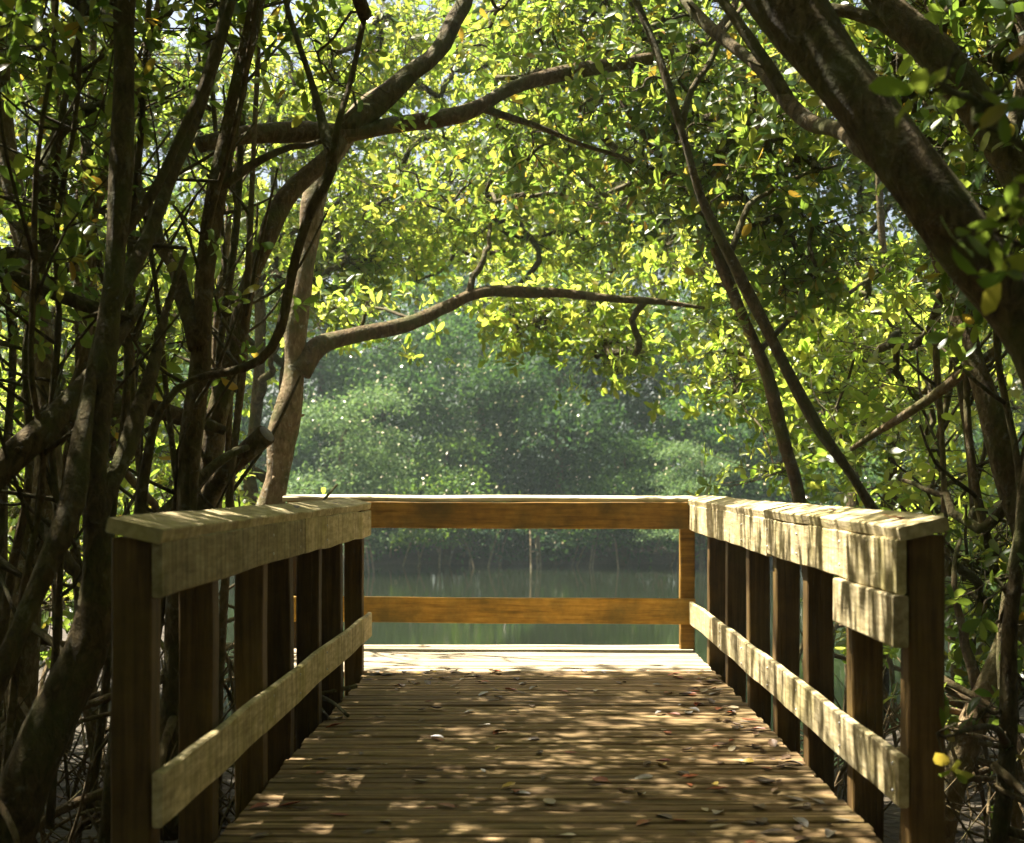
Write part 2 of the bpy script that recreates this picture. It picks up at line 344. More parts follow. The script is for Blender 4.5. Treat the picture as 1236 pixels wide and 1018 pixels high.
def sun_gaps(C, g):
    """the crowns are thin where the sun comes through to the right railing and the middle of the deck"""
    sx, sy = SUN.x / SUN.z, SUN.y / SUN.z
    t = (1.12 - C[:, 0]) / -sx; z0, y0 = C[:, 2] - t, C[:, 1] - sy * t
    rail = (z0 > -.15) & (z0 < 1.25) & (y0 > 3.9) & (y0 < 9.8)
    gx, gy = C[:, 0] - sx * C[:, 2], C[:, 1] - sy * C[:, 2]
    mid = (gx > -.35) & (gx < 1.0) & (gy > 5.0) & (gy < 7.9)
    side = (gx > -1.15) & (gx < -.45) & (gy > 4.3) & (gy < 8.3)
    u = g.random(len(C)); over = C[:, 2] > 1.3
    return ~(over & ((rail & (u < .66)) | (mid & (u < .58)) | (side & (u < np.where(gy < 7.0, .6, .36)))))
def foliage(root, skel, blobs, L=0.10, per_clump=7, spread=0.24, mat='leaf', up=0.6, per=(5, 9), seed=0, twig_r=0.0046, keep=None, twigs=True):
    """clumps inside the ellipsoids, joined to the limbs by a branching twig tree, a rosette of leaves at every twig end"""
    g = np.random.default_rng(1000 + seed); C = []
    for c, r, n in blobs:
        q = norm(g.normal(size=(n, 3))) * (g.uniform(0.1, 1, n) ** 0.45)[:, None]
        C.append(c + q * r)
    C = np.vstack(C)
    if keep is not None: C = C[keep(C)]
    C = C[sun_gaps(C, g)]
    # Prim style joining
    nodes = list(np.asarray(skel)[:, :3]); par = [-1] * len(nodes); nn = np.array(nodes)
    best = np.linalg.norm(C[:, None] - nn[None], axis=2); bi = best.argmin(1); bd = best.min(1); left = np.ones(len(C), bool); order = []
    for _ in range(len(C)):
        i = int(np.where(left, bd, 1e9).argmin()); left[i] = False
        nodes.append(C[i]); par.append(int(bi[i])); order.append(i); k = len(nodes) - 1
        dd = np.linalg.norm(C - C[i], axis=1); m = dd < bd; bd[m] = dd[m]; bi[m] = k
    nodes = np.array(nodes); cnt = np.ones(len(nodes)); ns = len(np.asarray(skel))
    for k in range(len(nodes) - 1, ns - 1, -1):
        if par[k] >= 0: cnt[par[k]] += cnt[k]
    tw = MB()
    for k in range(ns, len(nodes)):
        a, b = nodes[par[k]], nodes[k]; ln = np.linalg.norm(b - a)
        r1 = twig_r * min(cnt[k], 40) ** 0.5; r0_ = r1 * 1.15
        m1 = a + (b - a) * 0.35 + g.normal(0, 0.07, 3) * ln; m2 = a + (b - a) * 0.7 + g.normal(0, 0.06, 3) * ln
        tube(tw, catmull(np.array([a, m1, m2, b]), max(0.12, ln / 7)), np.linspace(r0_, r1, len(catmull(np.array([a, m1, m2, b]), max(0.12, ln / 7)))), 5, 0, 0, False)
    # rosettes
    n = len(C); cc = np.repeat(np.arange(n), g.poisson(per_clump, n))
    off = g.normal(size=(len(cc), 3)) * spread * np.array([1, 1, 0.75])
    R = C[cc] + off
    ax = norm(off) * 0.9 + np.array([0, 0, up * .7]) + g.normal(0, .4, (len(cc), 3))
    for i in range(len(R)):
        a = C[cc[i]]; mid = (a + R[i]) / 2 + g.normal(0, 0.02, 3)
        tube(tw, np.array([a, mid, R[i]]), np.array([1.0, 0.8, 0.55]) * twig_r * 0.8, 3, 0, 0, False)
    lf = MB(); rosettes(lf, R, ax, L, per, g)
    if twigs: tag(tw.build('twigs', M['twig'], root), kind='stuff')
    lf.build('crown', M[mat], root)

# ------------------------------------------------------------------ ground, water
def terrain():
    xs = np.unique(np.concatenate([np.linspace(-300, -30, 12), np.linspace(-30, -9, 22), np.arange(-9, 9.01, 0.22), np.linspace(9, 30, 22), np.linspace(30, 300, 12)]))
    ys = np.unique(np.concatenate([np.linspace(-40, -6, 10), np.arange(-6, 16.01, 0.22), np.linspace(16, 70, 55), np.linspace(70, 420, 14)]))
    X, Y = np.meshgrid(xs, ys); Z = np.zeros_like(X)
    for i in range(X.shape[0]):
        for j in range(X.shape[1]):
            x, y = X[i, j], Y[i, j]
            shore = 9.3 + max(0, abs(x) - 2.0) * (3.6 if x < 0 else 1.9)
            a = min(1, max(0, (y - shore) / 2.5)); far = min(1, max(0, (y - 36.6) / 2.5))
            nz = mnoise.noise((x * 0.9, y * 0.9, 0)) * 0.12 + mnoise.noise((x * 3.1, y * 3.1, 4)) * 0.05
            z = (-0.74 + nz) * (1 - a) + (-2.2) * a
            Z[i, j] = max(z, -2.2 + far * (1.55 + nz + min(1.5, max(0, (y - 40) * 0.05))))
    h, w = X.shape; idx = np.arange(h * w).reshape(h, w)
    f = np.stack([idx[:-1, :-1], idx[:-1, 1:], idx[1:, 1:], idx[1:, :-1]], -1).reshape(-1, 4)
    mb = MB(); mb.add(np.stack([X, Y, Z], -1), f)
    tag(mb.build('ground', M['mud'], None), kind='structure')
terrain()
mb = MB(); mb.add([[-300, -40, -0.98], [300, -40, -0.98], [300, 420, -0.98], [-300, 420, -0.98]], [[0, 1, 2, 3]])
tag(mb.build('water', M['water'], None, False), kind='structure')

# ------------------------------------------------------------------ boardwalk and railings
def beam(mb, A, B, w, h, up=(0, 0, 1), seed=0, wav=0.003, cham=0.005, seg=0.12, skew=0.0):
    """sawn timber from A to B (centre line), w across, h along up; edges eased, slightly warped"""
    A, B, up = np.array(A, float), np.array(B, float), np.array(up, float)
    t = (B - A) / np.linalg.norm(B - A); up = up - t * np.dot(up, t); up /= np.linalg.norm(up); s = np.cross(t, up)
    L = np.linalg.norm(B - A); n = max(2, int(L / seg)) + 1; q = np.linspace(0, 1, n)
    g = np.random.default_rng(seed); ph = g.uniform(0, 6.28, 6); k = g.uniform(0.8, 3.2, 6) * L / 2
    W2, H2, c = w / 2, h / 2, cham
    sec = np.array([[-W2 + c, -H2], [W2 - c, -H2], [W2, -H2 + c], [W2, H2 - c], [W2 - c, H2], [-W2 + c, H2], [-W2, H2 - c], [-W2, -H2 + c]])
    V = []
    for i in range(n):
        du = wav * (math.sin(k[0] * q[i] * 3 + ph[0]) + 0.6 * math.sin(k[1] * q[i] * 8 + ph[1]))
        ds = wav * (math.sin(k[2] * q[i] * 3 + ph[2]) + 0.4 * math.sin(k[3] * q[i] * 9 + ph[3]))
        jit = g.normal(0, wav * 0.10, (8, 2)) if 0 < i < n - 1 else np.zeros((8, 2))
        sc = sec + jit
        V.append(A + (B - A) * q[i] + np.outer(sc[:, 0] + ds, s) + np.outer(sc[:, 1] + du, up))
    v = np.concatenate(V); a = np.arange(8); b = (a + 1) % 8
    f = np.concatenate([np.stack([i * 8 + a, (i + 1) * 8 + a, (i + 1) * 8 + b, i * 8 + b], 1) for i in range(n - 1)])
    m0 = len(v); v = np.vstack([v, v[:8].mean(0), v[-8:].mean(0)]); e = (n - 1) * 8
    f3 = np.concatenate([np.stack([np.full(8, m0), a, b], 1), np.stack([np.full(8, m0 + 1), e + b, e + a], 1)])
    mb.add(v, f, f3)
def timber(name, mat, parent, *a, **k):
    mb = MB(); beam(mb, *a, **k); return mb.build(name, M[mat], parent, False)

walk = empty('boardwalk', (0.05, 6, 0))
tag(walk, 'weathered plank boardwalk floor strewn with fallen leaves, ending in a sunlit landing over the water', 'boardwalk')
y = 2.0; i = 0
while y < 10.02:
    wd = 0.0885; g = np.random.default_rng(300 + i)
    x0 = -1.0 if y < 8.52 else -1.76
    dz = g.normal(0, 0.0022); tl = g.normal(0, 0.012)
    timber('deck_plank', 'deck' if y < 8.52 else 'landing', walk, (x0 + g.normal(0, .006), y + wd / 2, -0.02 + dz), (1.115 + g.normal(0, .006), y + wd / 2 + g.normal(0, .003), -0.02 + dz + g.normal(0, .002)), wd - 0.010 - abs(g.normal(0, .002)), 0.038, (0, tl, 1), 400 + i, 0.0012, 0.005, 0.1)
    y += wd + 0.002; i += 1
for x in (-0.8, 0.05, 0.95):
    timber('joist', 'post', walk, (x, 1.2, -0.131), (x, 10.0, -0.131), 0.045, 0.18, wav=0.001)
timber('joist', 'post', walk, (-1.6, 8.55, -0.131), (-1.6, 10.0, -0.131), 0.045, 0.18, wav=0.001)
for y in (4.0, 7.2, 9.7):
    for x in (-0.7, 0.85):
        timber('pile', 'post', walk, (x, y, -1.7), (x, y, -0.224), 0.14, 0.14, (1, 0, 0))

def screw(parent, p, nrm):
    mb = MB(); p = np.array(p, float); nrm = np.array(nrm, float)
    tube(mb, np.array([p - nrm * 0.004, p + nrm * 0.0025]), np.array([0.005, 0.005]), 8)
    mb.build('screw', M['screw'], parent)

# left railing
rl = empty('railing', (-1.06, 6.1, 0))
tag(rl, 'shaded wooden side railing left of the boardwalk, grey green boards, ends short of the water', 'railing', 'boardwalk railings')
LP = [3.75, 4.47, 5.30, 5.92, 6.71, 7.48, 8.46]
for k, d in enumerate(LP):
    tb = 0.93 + 0.0 * d
    timber('post', 'post', rl, (-1.064, d + 0.05, -0.95), (-1.064 + random.uniform(-.006, .006), d + 0.05, 0.988), 0.108, 0.098, (0, 1, 0), 10 + k, 0.0022)
timber('upper_rail', 'rail', rl, (-0.992, 3.745, 0.903), (-0.992, 6.10, 0.910), 0.028, 0.15, seed=31, wav=0.0028, seg=0.07)
timber('upper_rail', 'rail', rl, (-0.992, 6.106, 0.910), (-0.990, 8.60, 0.905), 0.028, 0.155, seed=32, wav=0.0028, seg=0.07)
timber('lower_rail', 'rail', rl, (-0.992, 3.74, 0.290), (-0.990, 8.62, 0.283), 0.028, 0.148, seed=33, wav=0.0028, seg=0.07)
timber('handrail_cap', 'rail', rl, (-1.052, 3.73, 1.007), (-1.055, 8.64, 1.022), 0.15, 0.040, (0.23, 0, 1), seed=34, wav=0.002, cham=0.004, seg=0.06)
for d in LP[1:]:
    for z in (0.87, 0.94, 0.25, 0.33): screw(rl, (-0.978, d + 0.05, z), (1, 0, 0))

# right railing
rr = empty('railing', (1.16, 7.0, 0))
tag(rr, 'side railing right of the walk, sun striped, extra short board at its near end', 'railing', 'boardwalk railings')
RP = [4.19, 4.92, 5.73, 6.44, 7.24, 8.07, 8.94]
for k, d in enumerate(RP):
    timber('post', 'post', rr, (1.18, d + 0.05, -0.95), (1.18 + random.uniform(-.006, .006), d + 0.05, 0.978), 0.108, 0.098, (0, 1, 0), 50 + k, 0.0022)
timber('upper_rail', 'rail', rr, (1.104, 4.185, 0.884), (1.104, 6.5, 0.893), 0.03, 0.165, seed=61, wav=0.0028, seg=0.07)
timber('upper_rail', 'rail', rr, (1.104, 6.506, 0.893), (1.100, 9.62, 0.915), 0.03, 0.175, seed=62, wav=0.0028, seg=0.07)
timber('lower_rail', 'rail', rr, (1.104, 4.18, 0.246), (1.104, 7.2, 0.258), 0.03, 0.152, seed=63, wav=0.0028, seg=0.07)
timber('lower_rail', 'rail', rr, (1.104, 7.206, 0.258), (1.100, 9.64, 0.268), 0.03, 0.152, seed=64, wav=0.0028, seg=0.07)
timber('splice_board', 'rail', rr, (1.094, 4.175, 0.722), (1.094, 4.99, 0.722), 0.046, 0.155, seed=65, wav=0.002, seg=0.07)
timber('handrail_cap', 'rail', rr, (1.162, 4.17, 1.000), (1.160, 9.70, 1.030), 0.15, 0.041, (-0.23, 0, 1), seed=66, wav=0.0025, cham=0.004, seg=0.06)
for d in RP:
    for z in (0.85, 0.93, 0.21, 0.29): screw(rr, (1.088, d + 0.05, z), (-1, 0, 0))

# far railing
rf = empty('railing', (-0.4, 9.85, 0))
tag(rf, 'orange brown railing across the far end of the boardwalk, facing the water, two wide boards', 'railing', 'boardwalk railings')
def fy(x): return 9.80 - 0.055 * x
for x in (-1.66, 1.09):
    timber('post', 'brown_x' if x > 0 else 'post', rf, (x, fy(x) + 0.10, -1.6), (x, fy(x) + 0.10, 1.0), 0.1, 0.098, (0, 1, 0), 90 + int(x * 7), 0.002)
timber('upper_rail', 'brown_x', rf, (-1.71, fy(-1.71), 0.934), (1.083, fy(1.083), 0.926), 0.036, 0.185, seed=91, wav=0.002)
timber('lower_rail', 'brown_x', rf, (-1.71, fy(-1.71), 0.272), (1.135, fy(1.135), 0.262), 0.036, 0.178, seed=92, wav=0.002)
timber('handrail_cap', 'cap_x', rf, (-1.74, fy(-1.74) + 0.06, 1.048), (1.238, fy(1.238) + 0.075, 1.040), 0.15, 0.034, (0, -0.10, 1), seed=93, wav=0.002)

# ------------------------------------------------------------------ trees
def tree(label, base, group=None, name='mangrove_tree', cat='tree'):
    t = empty(name, base); tag(t, label, cat, group); return t
def trunk_part(root, rows, mat='bark', name='trunk', seed=0, rough=0.17, sides=12, wob=0.0, step=0.08):
    mb = MB(); c = limb(mb, rows, rough, sides, step, seed, wob); mb.build(name, M[mat], root); return c
def prop_roots(root, base, n, top, spread, r=0.014, seed=0, mat='root', gz=-0.85):
    g = np.random.default_rng(seed + 77)
    for k in range(n):
        a = g.uniform(0, 6.28); s = spread * g.uniform(0.5, 1.2)
        if -1.35 < base[0] + math.cos(a) * s < 1.5 and base[1] < 10.4: a = g.uniform(-1, 1) + (math.pi if base[0] < 0 else 0)
        z0 = g.uniform(0.35, 1) * top
        st = np.array([base[0], base[1], gz + 0.1 + z0]); e = st + np.array([math.cos(a) * s, math.sin(a) * s, 0]); e[2] = gz - 0.1
        m = (st + e) / 2 + np.array([math.cos(a) * s * .22, math.sin(a) * s * .22, 0.22 * z0 + .1])
        rr_ = r * g.uniform(0.6, 1.3)
        mb = MB(); limb(mb, np.array([[*st, rr_ * 1.3], [*m, rr_], [*e, rr_ * .9]]), 0.1, 6, 0.1, int(g.integers(1e6)))
        mb.build('prop_root', M[mat], root)
def ground_base(rows, gz=-0.82): return (rows[0][0], rows[0][1], gz)

def deck_clear(C, y0=8.6, y1=10.7, x0=-2.2, x1=1.4):
    """drop clumps that would shade the sunlit landing"""
    sx, sy = SUN.x / SUN.z, SUN.y / SUN.z
    gx, gy = C[:, 0] - sx * C[:, 2], C[:, 1] - sy * C[:, 2]
    return ~((gx > x0) & (gx < x1) & (gy > y0) & (gy < y1))

# --- near left trunks -------------------------------------------------
a = pxlimb([(-20, 1130, 4.9, 70), (15, 1010, 4.9, 66), (62, 890, 4.95, 56), (106, 790, 5.0, 46), (118, 690, 5.05, 36), (116, 560, 5.1, 30), (128, 400, 5.2, 29), (142, 250, 5.3, 28), (150, 100, 5.4, 26), (152, -40, 5.5, 26), (150, -260, 5.7, 22)])
T = tree('thick dark trunk leaning out from the bottom left corner behind the nearest left post', ground_base(a))
sk = trunk_part(T, a, 'bark', seed=1)
b = pxlimb([(112, 640, 5.05, 26), (148, 545, 5.2, 24), (172, 480, 5.3, 20), (188, 420, 5.4, 12), (205, 360, 5.5, 7), (225, 300, 5.6, 4)])
sk2 = trunk_part(T, b, 'bark', 'branch', 2, wob=0.01)
b = pxlimb([(140, 290, 5.3, 20), (180, 240, 5.4, 16), (215, 170, 5.5, 13), (262, 60, 5.7, 12), (300, -80, 5.9, 10)])
sk3 = trunk_part(T, b, 'bark', 'branch', 3)
prop_roots(T, ground_base(a), 7, 0.9, 0.7, 0.016, 1)
foliage(T, np.vstack([sk[40:], sk2, sk3]), [blob(90, 40, 6.0, 150, 110, 1.1, 14), blob(60, 260, 5.8, 110, 70, .7, 4), wblob(-2.6, 5.2, 4.4, 1.5, 1.6, .8, 60), wblob(-2.0, 3.2, 4.6, 1.6, 1.5, .8, 55)], L=0.095, per_clump=6, seed=1)

a = pxlimb([(212, 1010, 6.4, 30), (214, 760, 6.4, 26), (222, 600, 6.4, 25), (234, 480, 6.4, 25), (245, 350, 6.45, 24), (262, 230, 6.5, 22), (286, 100, 6.6, 20), (312, -10, 6.7, 18), (350, -200, 6.9, 15)])
T = tree('straight slim trunk rising behind the left railing, left of the black curved stem', ground_base(a))
sk = trunk_part(T, a, 'bark_red', seed=4)
b = pxlimb([(240, 420, 6.4, 22), (222, 350, 6.5, 20), (200, 300, 6.6, 16), (175, 240, 6.8, 11), (150, 150, 7.0, 7)])
sk2 = trunk_part(T, b, 'bark_red', 'branch', 5, wob=0.015)
b = pxlimb([(262, 230, 6.5, 12), (320, 190, 6.6, 8), (385, 170, 6.8, 6), (430, 130, 7.0, 4)])
sk3 = trunk_part(T, b, 'bark', 'branch', 6, wob=0.01)
prop_roots(T, ground_base(a), 8, 1.1, 0.8, 0.014, 2)
foliage(T, np.vstack([sk[45:], sk2, sk3]), [blob(330, 30, 7.2, 130, 60, .8, 14), blob(200, 400, 6.9, 60, 40, .4, 3), wblob(-2.2, 7.0, 4.7, 1.6, 1.3, .7, 80), wblob(-2.4, 8.5, 4.8, 1.5, .9, .5, 50)], L=0.095, per_clump=6, seed=2, keep=deck_clear)

a = pxlimb([(300, 760, 10.90, 35), (318, 640, 10.90, 33), (332, 570, 10.90, 30), (350, 480, 10.90, 29), (364, 360, 10.94, 27), (378, 260, 10.97, 25), (398, 190, 11.05, 23), (440, 130, 11.12, 20), (500, 85, 11.28, 18), (545, 45, 11.43, 14), (570, -20, 11.57, 11), (600, -140, 11.80, 8)])
T = tree('sunlit mottled trunk at the left railing end, its low branch arching over the water', ground_base(a))
sk = trunk_part(T, a, 'bark_pale', seed=7, step=0.07)
b = pxlimb([(362, 450, 10.9, 24), (385, 418, 11.0, 22), (440, 402, 11.2, 20), (500, 388, 11.4, 19), (545, 368, 11.6, 16), (580, 354, 11.7, 14), (640, 351, 11.8, 12), (720, 356, 11.9, 10), (790, 364, 12.0, 8), (850, 372, 12.1, 5)])
sk2 = trunk_part(T, b, 'bark_red', 'branch', 8, wob=0.012)
b = pxlimb([(563, 360, 11.65, 10), (572, 335, 11.7, 8), (588, 305, 11.8, 6), (592, 270, 12.0, 4)])
sk3 = trunk_part(T, b, 'bark', 'branch', 9, wob=0.015)
prop_roots(T, ground_base(a), 6, 1.0, 0.8, 0.015, 3)
foliage(T, np.vstack([sk[50:], sk2, sk3]), [sblob(680, 374, 13.6, 120, 22, 1.3, 34), sblob(750, 425, 13.2, 38, 36, 1.0, 20), sblob(625, 395, 13.2, 40, 16, .8, 9), sblob(560, 290, 15.6, 190, 42, 2.2, 44), sblob(700, 280, 15.6, 160, 42, 2.2, 36), sblob(420, 380, 12.6, 60, 22, .8, 9)], L=0.105, per_clump=7, spread=0.24, mat='leaf_sunlit', seed=3, keep=deck_clear)

a = pxlimb([(225, 740, 8.6, 32), (245, 610, 8.6, 30), (262, 510, 8.6, 27), (290, 390, 8.6, 26), (312, 310, 8.6, 24), (345, 240, 8.7, 22), (398, 190, 8.8, 21), (412, 165, 8.9, 21)])
T = tree('mossy trunk behind the left railing carrying the long upper branch that arches over the walk', ground_base(a))
sk = trunk_part(T, a, 'bark_red', seed=10)
b = pxlimb([(240, 175, 8.4, 18), (300, 158, 8.6, 22), (360, 157, 8.8, 23), (412, 160, 8.9, 24), (470, 150, 9.0, 22), (540, 140, 9.1, 20), (580, 125, 9.2, 19), (620, 104, 9.3, 18), (700, 85, 9.4, 17), (780, 74, 9.5, 15), (835, 60, 9.6, 12), (880, 20, 9.8, 9), (900, -40, 10, 7)])
sk2 = trunk_part(T, b, 'bark_red', 'branch', 11, wob=0.01)
b = pxlimb([(412, 162, 8.9, 24), (465, 115, 9.0, 26), (520, 70, 9.1, 24), (548, 25, 9.2, 20), (575, -60, 9.4, 16)])
sk3 = trunk_part(T, b, 'bark', 'branch', 12, wob=0.01)
b = pxlimb([(575, 128, 9.2, 9), (640, 150, 9.3, 7), (720, 180, 9.5, 6), (790, 205, 9.7, 4)])
sk4 = trunk_part(T, b, 'bark', 'branch', 13, wob=0.01)
prop_roots(T, ground_base(a), 8, 1.2, 0.9, 0.016, 4)
foliage(T, np.vstack([sk2, sk3, sk4]), [blob(600, 60, 10.4, 220, 70, .9, 52), blob(620, 200, 11.4, 230, 55, 1.4, 40), blob(430, 260, 10.6, 110, 90, .8, 30), wblob(1.2, 10.4, 5.4, 1.5, 1.0, 1.0, 34), wblob(-1.6, 9.0, 5.2, 1.8, .8, .6, 30)], L=0.105, per_clump=6, spread=0.2, seed=4, keep=deck_clear)

a = pxlimb([(232, 455, 5.9, 10), (270, 447, 5.9, 11), (312, 434, 5.9, 11), (338, 400, 5.9, 12), (352, 340, 5.9, 12), (372, 270, 5.9, 12), (400, 205, 5.9, 12), (392, 165, 6.0, 10), (378, 110, 6.1, 8), (350, 20, 6.3, 6), (330, -60, 6.5, 5)])
a = np.vstack([pxlimb([(120, 1060, 5.9, 16), (150, 800, 5.9, 15), (172, 600, 5.9, 13), (195, 490, 5.9, 11)]), a])
T = tree('thin black stem curving up like a hook in front of the sunlit trunk', ground_base(a))
sk = trunk_part(T, a, 'bark', seed=14, wob=0.008)
b = pxlimb([(400, 205, 5.9, 9), (408, 150, 5.9, 8), (425, 90, 6.0, 6), (440, 20, 6.1, 5)])
sk2 = trunk_part(T, b, 'bark', 'branch', 15)
foliage(T, np.vstack([sk[60:], sk2]), [blob(400, 40, 6.3, 110, 50, .6, 4), wblob(-0.9, 5.4, 3.9, .9, 1.0, .4, 18)], L=0.09, per_clump=5, seed=5)

a = pxlimb([(-60, 960, 4.6, 29), (0, 815, 4.7, 27), (50, 700, 4.8, 26), (92, 600, 4.9, 24), (100, 520, 5.0, 21), (115, 430, 5.2, 19), (160, 320, 5.5, 17), (205, 215, 5.8, 17), (240, 125, 6.0, 15), (268, 20, 6.2, 14), (285, -120, 6.4, 10)])
T = tree('slanting brown stem crossing the left edge and leaning right up through the thicket', ground_base(a))
sk = trunk_part(T, a, 'bark', seed=16, wob=0.01)
b = pxlimb([(-30, 600, 5.4, 30), (25, 548, 5.5, 34), (75, 500, 5.6, 28), (125, 440, 5.8, 18), (170, 370, 6.0, 10)])
sk2 = trunk_part(T, b, 'bark', 'branch', 17, wob=0.01)
prop_roots(T, ground_base(a), 7, 0.9, 0.7, 0.013, 6)
foliage(T, np.vstack([sk[50:], sk2]), [blob(60, 330, 6.6, 100, 90, .7, 3), blob(190, 130, 6.8, 90, 110, .7, 7), wblob(-4.4, 5.0, 4.4, 1.6, 2.0, .9, 60), wblob(-4.2, 8.0, 4.9, 1.6, 1.4, .8, 55), wblob(-6.4, 6.0, 4.4, 1.4, 2.4, 1.0, 50)], L=0.095, per_clump=6, seed=6, keep=deck_clear)

a = pxlimb([(20, 900, 7.5, 37), (30, 700, 7.5, 35), (55, 560, 7.5, 32), (50, 420, 7.6, 27), (30, 300, 7.7, 26), (10, 180, 7.8, 22), (5, 60, 7.9, 20), (15, -60, 8.0, 16)])
T = tree('grey trunk standing upright at the far left edge behind the slanting stem', ground_base(a))
sk = trunk_part(T, a, 'bark_pale', seed=18)
b = pxlimb([(50, 540, 7.5, 26), (110, 495, 7.6, 24), (170, 490, 7.7, 22), (215, 500, 7.8, 19), (270, 520, 8.0, 10)])
sk2 = trunk_part(T, b, 'bark', 'branch', 19, wob=0.015)
b = pxlimb([(40, 620, 7.5, 20), (100, 690, 7.4, 16), (160, 660, 7.5, 14), (260, 560, 7.7, 12), (300, 540, 7.8, 8)])
sk3 = trunk_part(T, b, 'bark', 'branch', 20, wob=0.02)
prop_roots(T, ground_base(a), 9, 1.3, 1.0, 0.016, 7)
foliage(T, np.vstack([sk[60:], sk2]), [blob(40, 100, 8.4, 120, 120, .9, 14), blob(150, 450, 8.3, 120, 40, .5, 4), blob(40, 690, 10.6, 120, 60, .8, 16), blob(190, 650, 10.8, 90, 50, .6, 10)], L=0.1, per_clump=6, seed=7)

# slender stems of the thicket
def stems(label, group, rows, seed):
    g = np.random.default_rng(seed)
    for k, (px, d, lean, w) in enumerate(rows):
        q = []
        for i, py in enumerate((1000, 800, 600, 420, 260, 100, -80)):
            q.append((px + lean * (1000 - py) + g.normal(0, 9), py, d + g.normal(0, .03), w * (1 - .09 * i)))
        a = pxlimb(q); T = tree(label, ground_base(a), group, 'mangrove_sapling', 'sapling')
        sk = trunk_part(T, a, ['bark', 'bark_red', 'root'][k % 3], seed=seed + k, sides=7, wob=.015, step=.14); sks = [sk]
        for j in range(int(g.integers(8, 15))):
            b = sk[int(g.integers(len(sk) // 4, len(sk) - 2))]; l = g.uniform(.3, .9); an = g.uniform(0, 6.28); up = g.uniform(.2, 1.3)
            dr = norm(np.array([math.cos(an), .6 * math.sin(an), up])); r = min(b[3] * .6, .012)
            m = b[:3] + dr * l * .5 + g.normal(0, .05, 3); e = b[:3] + dr * l + np.array([0, 0, .1]) + g.normal(0, .05, 3)
            sks.append(trunk_part(T, np.array([[*b[:3], r], [*m, r * .8], [*e, r * .5]]), 'twig', 'branch', j, sides=5, step=.12))
        foliage(T, np.vstack(sks)[len(sk) // 2:], [blob(px + lean * 800, 220, d, 60, 200, .3, 4)], L=.085, per_clump=3, spread=.2, seed=seed + k, twig_r=.0028)
stems('thin bare mangrove stem in the dark thicket left of the walk', 'thin stems in the left thicket',
      [(60, 6.0, .02, 11), (5, 5.6, .06, 10), (170, 7.2, -.03, 13), (95, 6.8, .10, 12), (30, 8.2, .12, 15), (265, 8.0, .05, 12), (190, 8.8, .12, 13), (-40, 6.6, .14, 14), (130, 9.5, -.06, 14), (300, 9.0, -.05, 11), (75, 10.0, .04, 15), (225, 10.2, .07, 13), (10, 9.2, -.02, 13), (150, 6.4, .16, 10), (-60, 7.8, .25, 15), (250, 7.0, -.12, 9)], 900)
stems('thin stem in the leafy thicket right of the walk', 'thin stems in the right thicket',
      [(1190, 8.6, -.06, 11), (1240, 7.8, -.12, 13), (1150, 9.6, -.03, 11), (1225, 6.6, -.03, 12), (1105, 10.4, .03, 12)], 950)
# cut log
lg = pxlimb([(205, 680, 8.3, 24), (245, 610, 8.2, 24), (285, 560, 8.1, 23), (322, 524, 8.0, 22)])
T = empty('cut_log', ground_base(lg, -0.2)); T.location = tuple(lg[1][:3])
tag(T, 'sawn off log with a pale grey cut end pointing up, behind the left railing', 'log')
mb = MB(); c = limb(mb, lg, 0.1, 14, 0.06, 21); mb.build('log_body', M['bark_red'], T)
e = c[-1, :3]; dr = norm(c[-1, :3] - c[-4, :3]); mb = MB(); tube(mb, np.array([e - dr * .002, e + dr * .004]), np.array([.92, .9]) * c[-1, 3], 14); mb.build('cut_end', M['cut_wood'], T)

# --- right side -------------------------------------------------------
a = pxlimb([(1330, 1000, 4.4, 110), (1345, 760, 4.4, 90), (1308, 560, 4.4, 83), (1252, 420, 4.4, 77), (1182, 325, 4.45, 74), (1110, 225, 4.5, 75), (1040, 130, 4.6, 77), (985, 55, 4.7, 79), (935, -15, 4.8, 77), (850, -140, 5.0, 68), (740, -260, 5.3, 55)])
T = tree('massive dark trunk arching down across the top right corner', ground_base(a))
sk = trunk_part(T, a, 'bark', seed=22, rough=0.10, sides=18)
b = pxlimb([(1085, 205, 4.55, 34), (1020, 165, 5.2, 22), (975, 145, 5.6, 19), (930, 95, 5.9, 17), (885, 55, 6.2, 15), (830, 5, 6.6, 12), (780, -60, 7, 10)])
sk2 = trunk_part(T, b, 'bark', 'branch', 23, wob=0.01)
b = pxlimb([(955, 125, 5.75, 15), (930, 85, 5.8, 14), (885, 20, 5.9, 12), (850, -30, 6.0, 10)])
sk3 = trunk_part(T, b, 'bark', 'branch', 24)
foliage(T, np.vstack([sk[70:], sk2, sk3]), [wblob(0.4, 5.6, 4.7, 1.5, 1.6, .7, 34), wblob(-.3, 3.6, 4.5, .8, .8, .4, 14), wblob(2.2, 4.4, 4.6, 1.7, 1.9, .8, 50), wblob(2.6, 7.6, 4.7, 1.6, 1.6, .7, 46), wblob(0.0, 2.6, 4.6, 1.6, 1.6, .7, 40)], L=0.1, per_clump=6, seed=8, keep=deck_clear)

